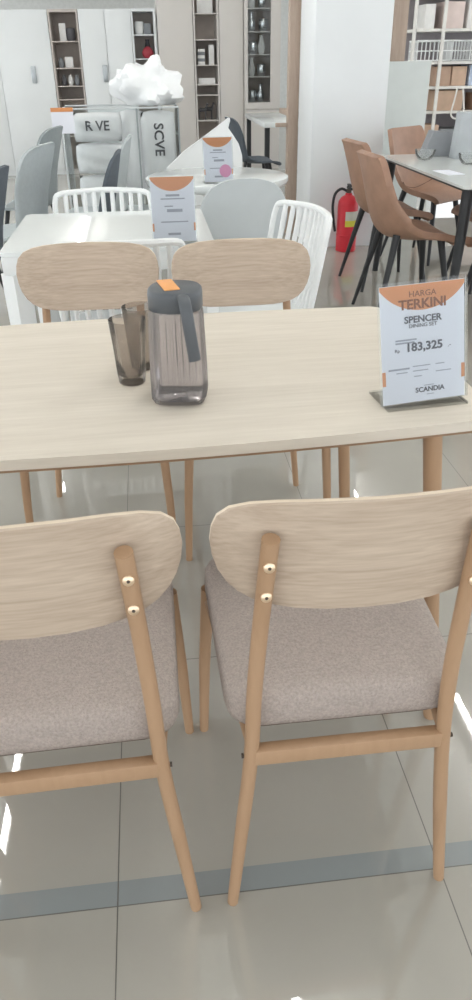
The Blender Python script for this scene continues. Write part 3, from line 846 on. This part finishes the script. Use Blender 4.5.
carton(.09, .05, .12, 'grey_item', (.14, 11.12, 1.68), 'grey block on the top shelf of the pale shelf unit', 'ornament', 'ornament_block')
vase(V1, 'dark_item', (.13, 11.28, 1.42), 'slim dark vase on the pale shelf unit behind the red pot')
vase([(.04, 0), (.07, .03), (.075, .07), (.05, .11), (.02, .13)], 'red_item', (.125, 11.10, 1.42), 'dark red pot on the pale shelf unit above the plastic bags', 'pot', 'pot')
carton(.20, .03, .26, 'white_item', (.86, 11.12, 1.90), 'white picture card on the top shelf beside the beige panels', 'card', 'upright_card')
for k in range(5):
    carton(.09, .14, .035, ('white_item', 'grey_item')[k % 2], (.80, 11.15, 1.34+.0351*k), 'book lying in the small stack on the shelf beside the beige panels', 'book', 'book').__setitem__('group', 'stacked books beside the beige panels')
carton(.07, .08, .22, 'white_item', (.93, 11.14, 1.34), 'white upright box beside the book stack', 'box')
carton(.22, .10, .07, 'white_item', (.86, 11.12, 1.12), 'low white box on the shelf under the books', 'box')
# two dark horse-like figurines
def figurine(loc, label, s=1):
    t = thing('animal_figurine', label, 'figurine', (loc[0]*1.02, loc[1], loc[2]+DZ+.001))
    bm = BM(); tube(bm, [(-.06*s, 0, .13*s), (-.03*s, 0, .15*s), (.03*s, 0, .145*s), (.06*s, 0, .16*s)], [.02*s, .032*s, .03*s, .022*s], 10); tube(bm, [(.055*s, 0, .155*s), (.075*s, 0, .21*s), (.078*s, 0, .235*s)], [.02*s, .014*s, .012*s], 8)
    tube(bm, [(.07*s, 0, .235*s), (.11*s, 0, .215*s)], [.015*s, .008*s], 8)
    for x, y in ((-.05, .014), (-.05, -.014), (.05, .014), (.05, -.014)): tube(bm, [(x*s, y*s, .14*s), (x*s, y*s, 0)], [.012*s, .007*s], 6)
    obj('body', bm, 'dark_item', t)
figurine((.795, 11.14, .70), 'dark animal figurine at the left of the lowest visible shelf beside the beige panels', .8)
figurine((.885, 11.24, .70), 'dark animal figurine at the right of the lowest visible shelf beside the beige panels', .82)
sil = 0
for z, xs in ((1.95, (1.44, 1.58)), (1.70, (1.45, 1.60)), (1.45, (1.47, 1.58)), (1.20, (1.45, 1.58)), (.90, (1.46, 1.57))):
    for i, x in enumerate(xs):
        vase(V1 if (i+sil) % 2 else V2, 'silver' if (i+sil) % 3 else 'white_item', (x, 11.16, z), 'silver or white pot behind the glass door of the display cabinet', 'pot', 'pot')['group'] = 'pots in the glass door cabinet'
    sil += 1

# desk and dark chair in the distance
dk = thing('desk', 'white desk with dark legs under the glass door cabinet', 'desk', (1.60, 9.15, 0))
bm = BM(); box(bm, -.36, .36, -.80, .80, .70, .75, .006); obj('desktop', bm, 'white_gloss', dk)
for sx in (-1, 1):
    for sy in (-1, 1):
        bm = BM(); box(bm, .32*sx-.025, .32*sx+.025, .74*sy-.025, .74*sy+.025, 0, .70, .003); obj('leg', bm, 'black_metal', dk)
shell_chair('dark grey shell chair in front of the distant white desk', (1.07, 7.85, 0), math.radians(-82), 'charcoal', 'black_metal', .84, .23, 'upholstered_chair')

# ------------------------------------------------------------------ stock rack on the right
rk = thing('stock_rack', 'cream steel stock rack behind the brown dining set', 'rack', (3.42, 8.4, 0))
RX0, RX1 = -.72, .85
for x in (RX0-.02, RX1+.02):
    for y in (-.22, .22):
        bm = BM(); box(bm, x-.014, x+.014, y-.014, y+.014, 0, 2.4); obj('upright', bm, 'rack', rk, smooth=False)
bm = BM(); box(bm, -.474, -.446, -.27, -.242, 0, 2.4); obj('upright', bm, 'rack', rk, smooth=False)
for z in (.50, .83, 1.05, 1.265, 1.54, 1.83):
    bm = BM(); box(bm, RX0, RX1, -.235, .235, z-.025, z, .003); obj('shelf', bm, 'rack', rk, smooth=False)
bm = BM(); box(bm, RX0, RX1, .236, .25, .3, 2.4); obj('back_panel', bm, 'dark_back', rk, smooth=False)
def put(w, d, h, x, z, mat, label, cat='box', name='carton', y=8.34): carton(w, d, h, mat, (x+.07, y, z-.119), label, cat, name)
put(.30, .3, .18, 3.04, .95, 'kraft', 'kraft carton on the rack below the striped packs')
put(.24, .3, .15, 3.45, .95, 'kraft2', 'brown carton right of the kraft carton on the rack')
put(.16, .25, .17, 2.96, 1.17, 'kraft2', 'first brown carton on the shelf above the kraft carton')
put(.15, .25, .17, 3.13, 1.17, 'kraft', 'second brown carton on the shelf above the kraft carton')
for k in range(4): put(.09, .25, .18, 3.28+.095*k, 1.17, 'blue_pack', ['leftmost', 'second', 'third', 'rightmost'][k]+' pale blue wrapped pack in the row on the rack', 'pack', 'wrapped_pack')
put(.22, .3, .2, 2.86, .62, 'kraft', 'tan carton low on the rack beside the chair back')
put(.28, .3, .16, 3.13, .62, 'dgrey_box', 'grey carton low on the rack behind the canister')
put(.26, .3, .24, 3.46, .62, 'pink_cloth', 'pale cloth bundle box low on the rack at the right edge')
put(.20, .28, .22, 3.0, 1.66, 'pink_cloth', 'blush folded cloth pack high on the rack', 'cloth pack', 'cloth_pack')
put(.16, .28, .24, 3.22, 1.66, 'white_item', 'tall white pack high on the rack', 'pack', 'white_pack')
put(.10, .28, .20, 2.76, 1.66, 'white_item', 'white pack at the left end of the upper rack shelf', 'pack', 'white_pack')
put(.12, .2, .16, 3.42, 1.66, 'grey_item', 'grey pack high on the rack at the right edge', 'pack', 'grey_pack')
for i, x in enumerate((3.43, 3.57)):
    vase(V2, 'white_item', (x, 8.3, 1.265), ['white pot', 'second white pot'][i]+' on the shelf above the blue packs', 'pot', 'pot')
def basket(label, loc, w=.34, d=.26, h=.17):
    t = thing('wire_basket', label, 'basket', loc, group='white wire baskets on the rack')
    bm = BM(); P = [(-w/2, -d/2), (w/2, -d/2), (w/2, d/2), (-w/2, d/2)]
    for z in (.004, h*.5, h): tube(bm, [(x, y, z) for x, y in P], .006 if z < h else .009, 6, closed=True)
    obj('rim_wires', bm, 'white_plastic', t)
    bm = BM()
    for a, b in zip(P, P[1:]+P[:1]):
        n = 8
        for k in range(n): 
            x, y = a[0]+(b[0]-a[0])*k/n, a[1]+(b[1]-a[1])*k/n
            tube(bm, [(x, y, .004), (x, y, h)], .004, 5)
    for k in range(1, 6): tube(bm, [(-w/2+w*k/6, -d/2, .004), (-w/2+w*k/6, d/2, .004)], .004, 5)
    obj('wire_grid', bm, 'white_plastic', t)
basket('white wire basket at the left end of the rack shelf above the partition', (2.91, 8.34, 1.2705))
basket('white wire basket right of the first one on the same rack shelf', (3.22, 8.34, 1.2705), .24)
# white cord loop hanging at the front of the rack
bm = BM()
tube(bm, catmull([(x+.07, y, z-.12) for x, y, z in [(3.10, 8.145, 1.15), (3.08, 8.13, 1.05), (3.06, 8.13, .93), (3.09, 8.13, .885), (3.16, 8.13, .885), (3.19, 8.13, .93), (3.175, 8.13, 1.05), (3.16, 8.145, 1.15)]], 4), .009, 8)
tag(obj('cord_handle', bm, 'rack'), 'cream cord loop hanging from the front of the rack', 'cord')

# ------------------------------------------------------------------ world, camera, view
w = bpy.data.worlds.new('World'); scene.world = w; w.use_nodes = True
bg = w.node_tree.nodes['Background']
bg.inputs['Color'].default_value = (.94, .97, 1.0, 1); bg.inputs['Strength'].default_value = .95

cam = bpy.data.cameras.new('Camera'); co = bpy.data.objects.new('Camera', cam); col.objects.link(co)
cam.sensor_fit = 'VERTICAL'; cam.sensor_height = 36; cam.lens = 36*.73217
cam.clip_start = .02; cam.clip_end = 200
co.location = (0, 0, 1.307)
th, yw, rl = math.radians(31.0226), math.radians(-6.0765), math.radians(-.8659)
fwd = Vector((-math.sin(yw)*math.cos(th), math.cos(yw)*math.cos(th), -math.sin(th))); rt = Vector((math.cos(yw), math.sin(yw), 0)); up = rt.cross(fwd)
r2 = rt*math.cos(rl)+up*math.sin(rl); u2 = up*math.cos(rl)-rt*math.sin(rl)
co.rotation_euler = Matrix((r2, u2, -fwd)).transposed().to_euler()
scene.camera = co
scene.cycles.transparent_max_bounces = 64
vs = scene.view_settings
vs.view_transform = 'Standard'; vs.look = 'None'; vs.gamma = 1; vs.use_curve_mapping = False
vs.exposure = 1.1
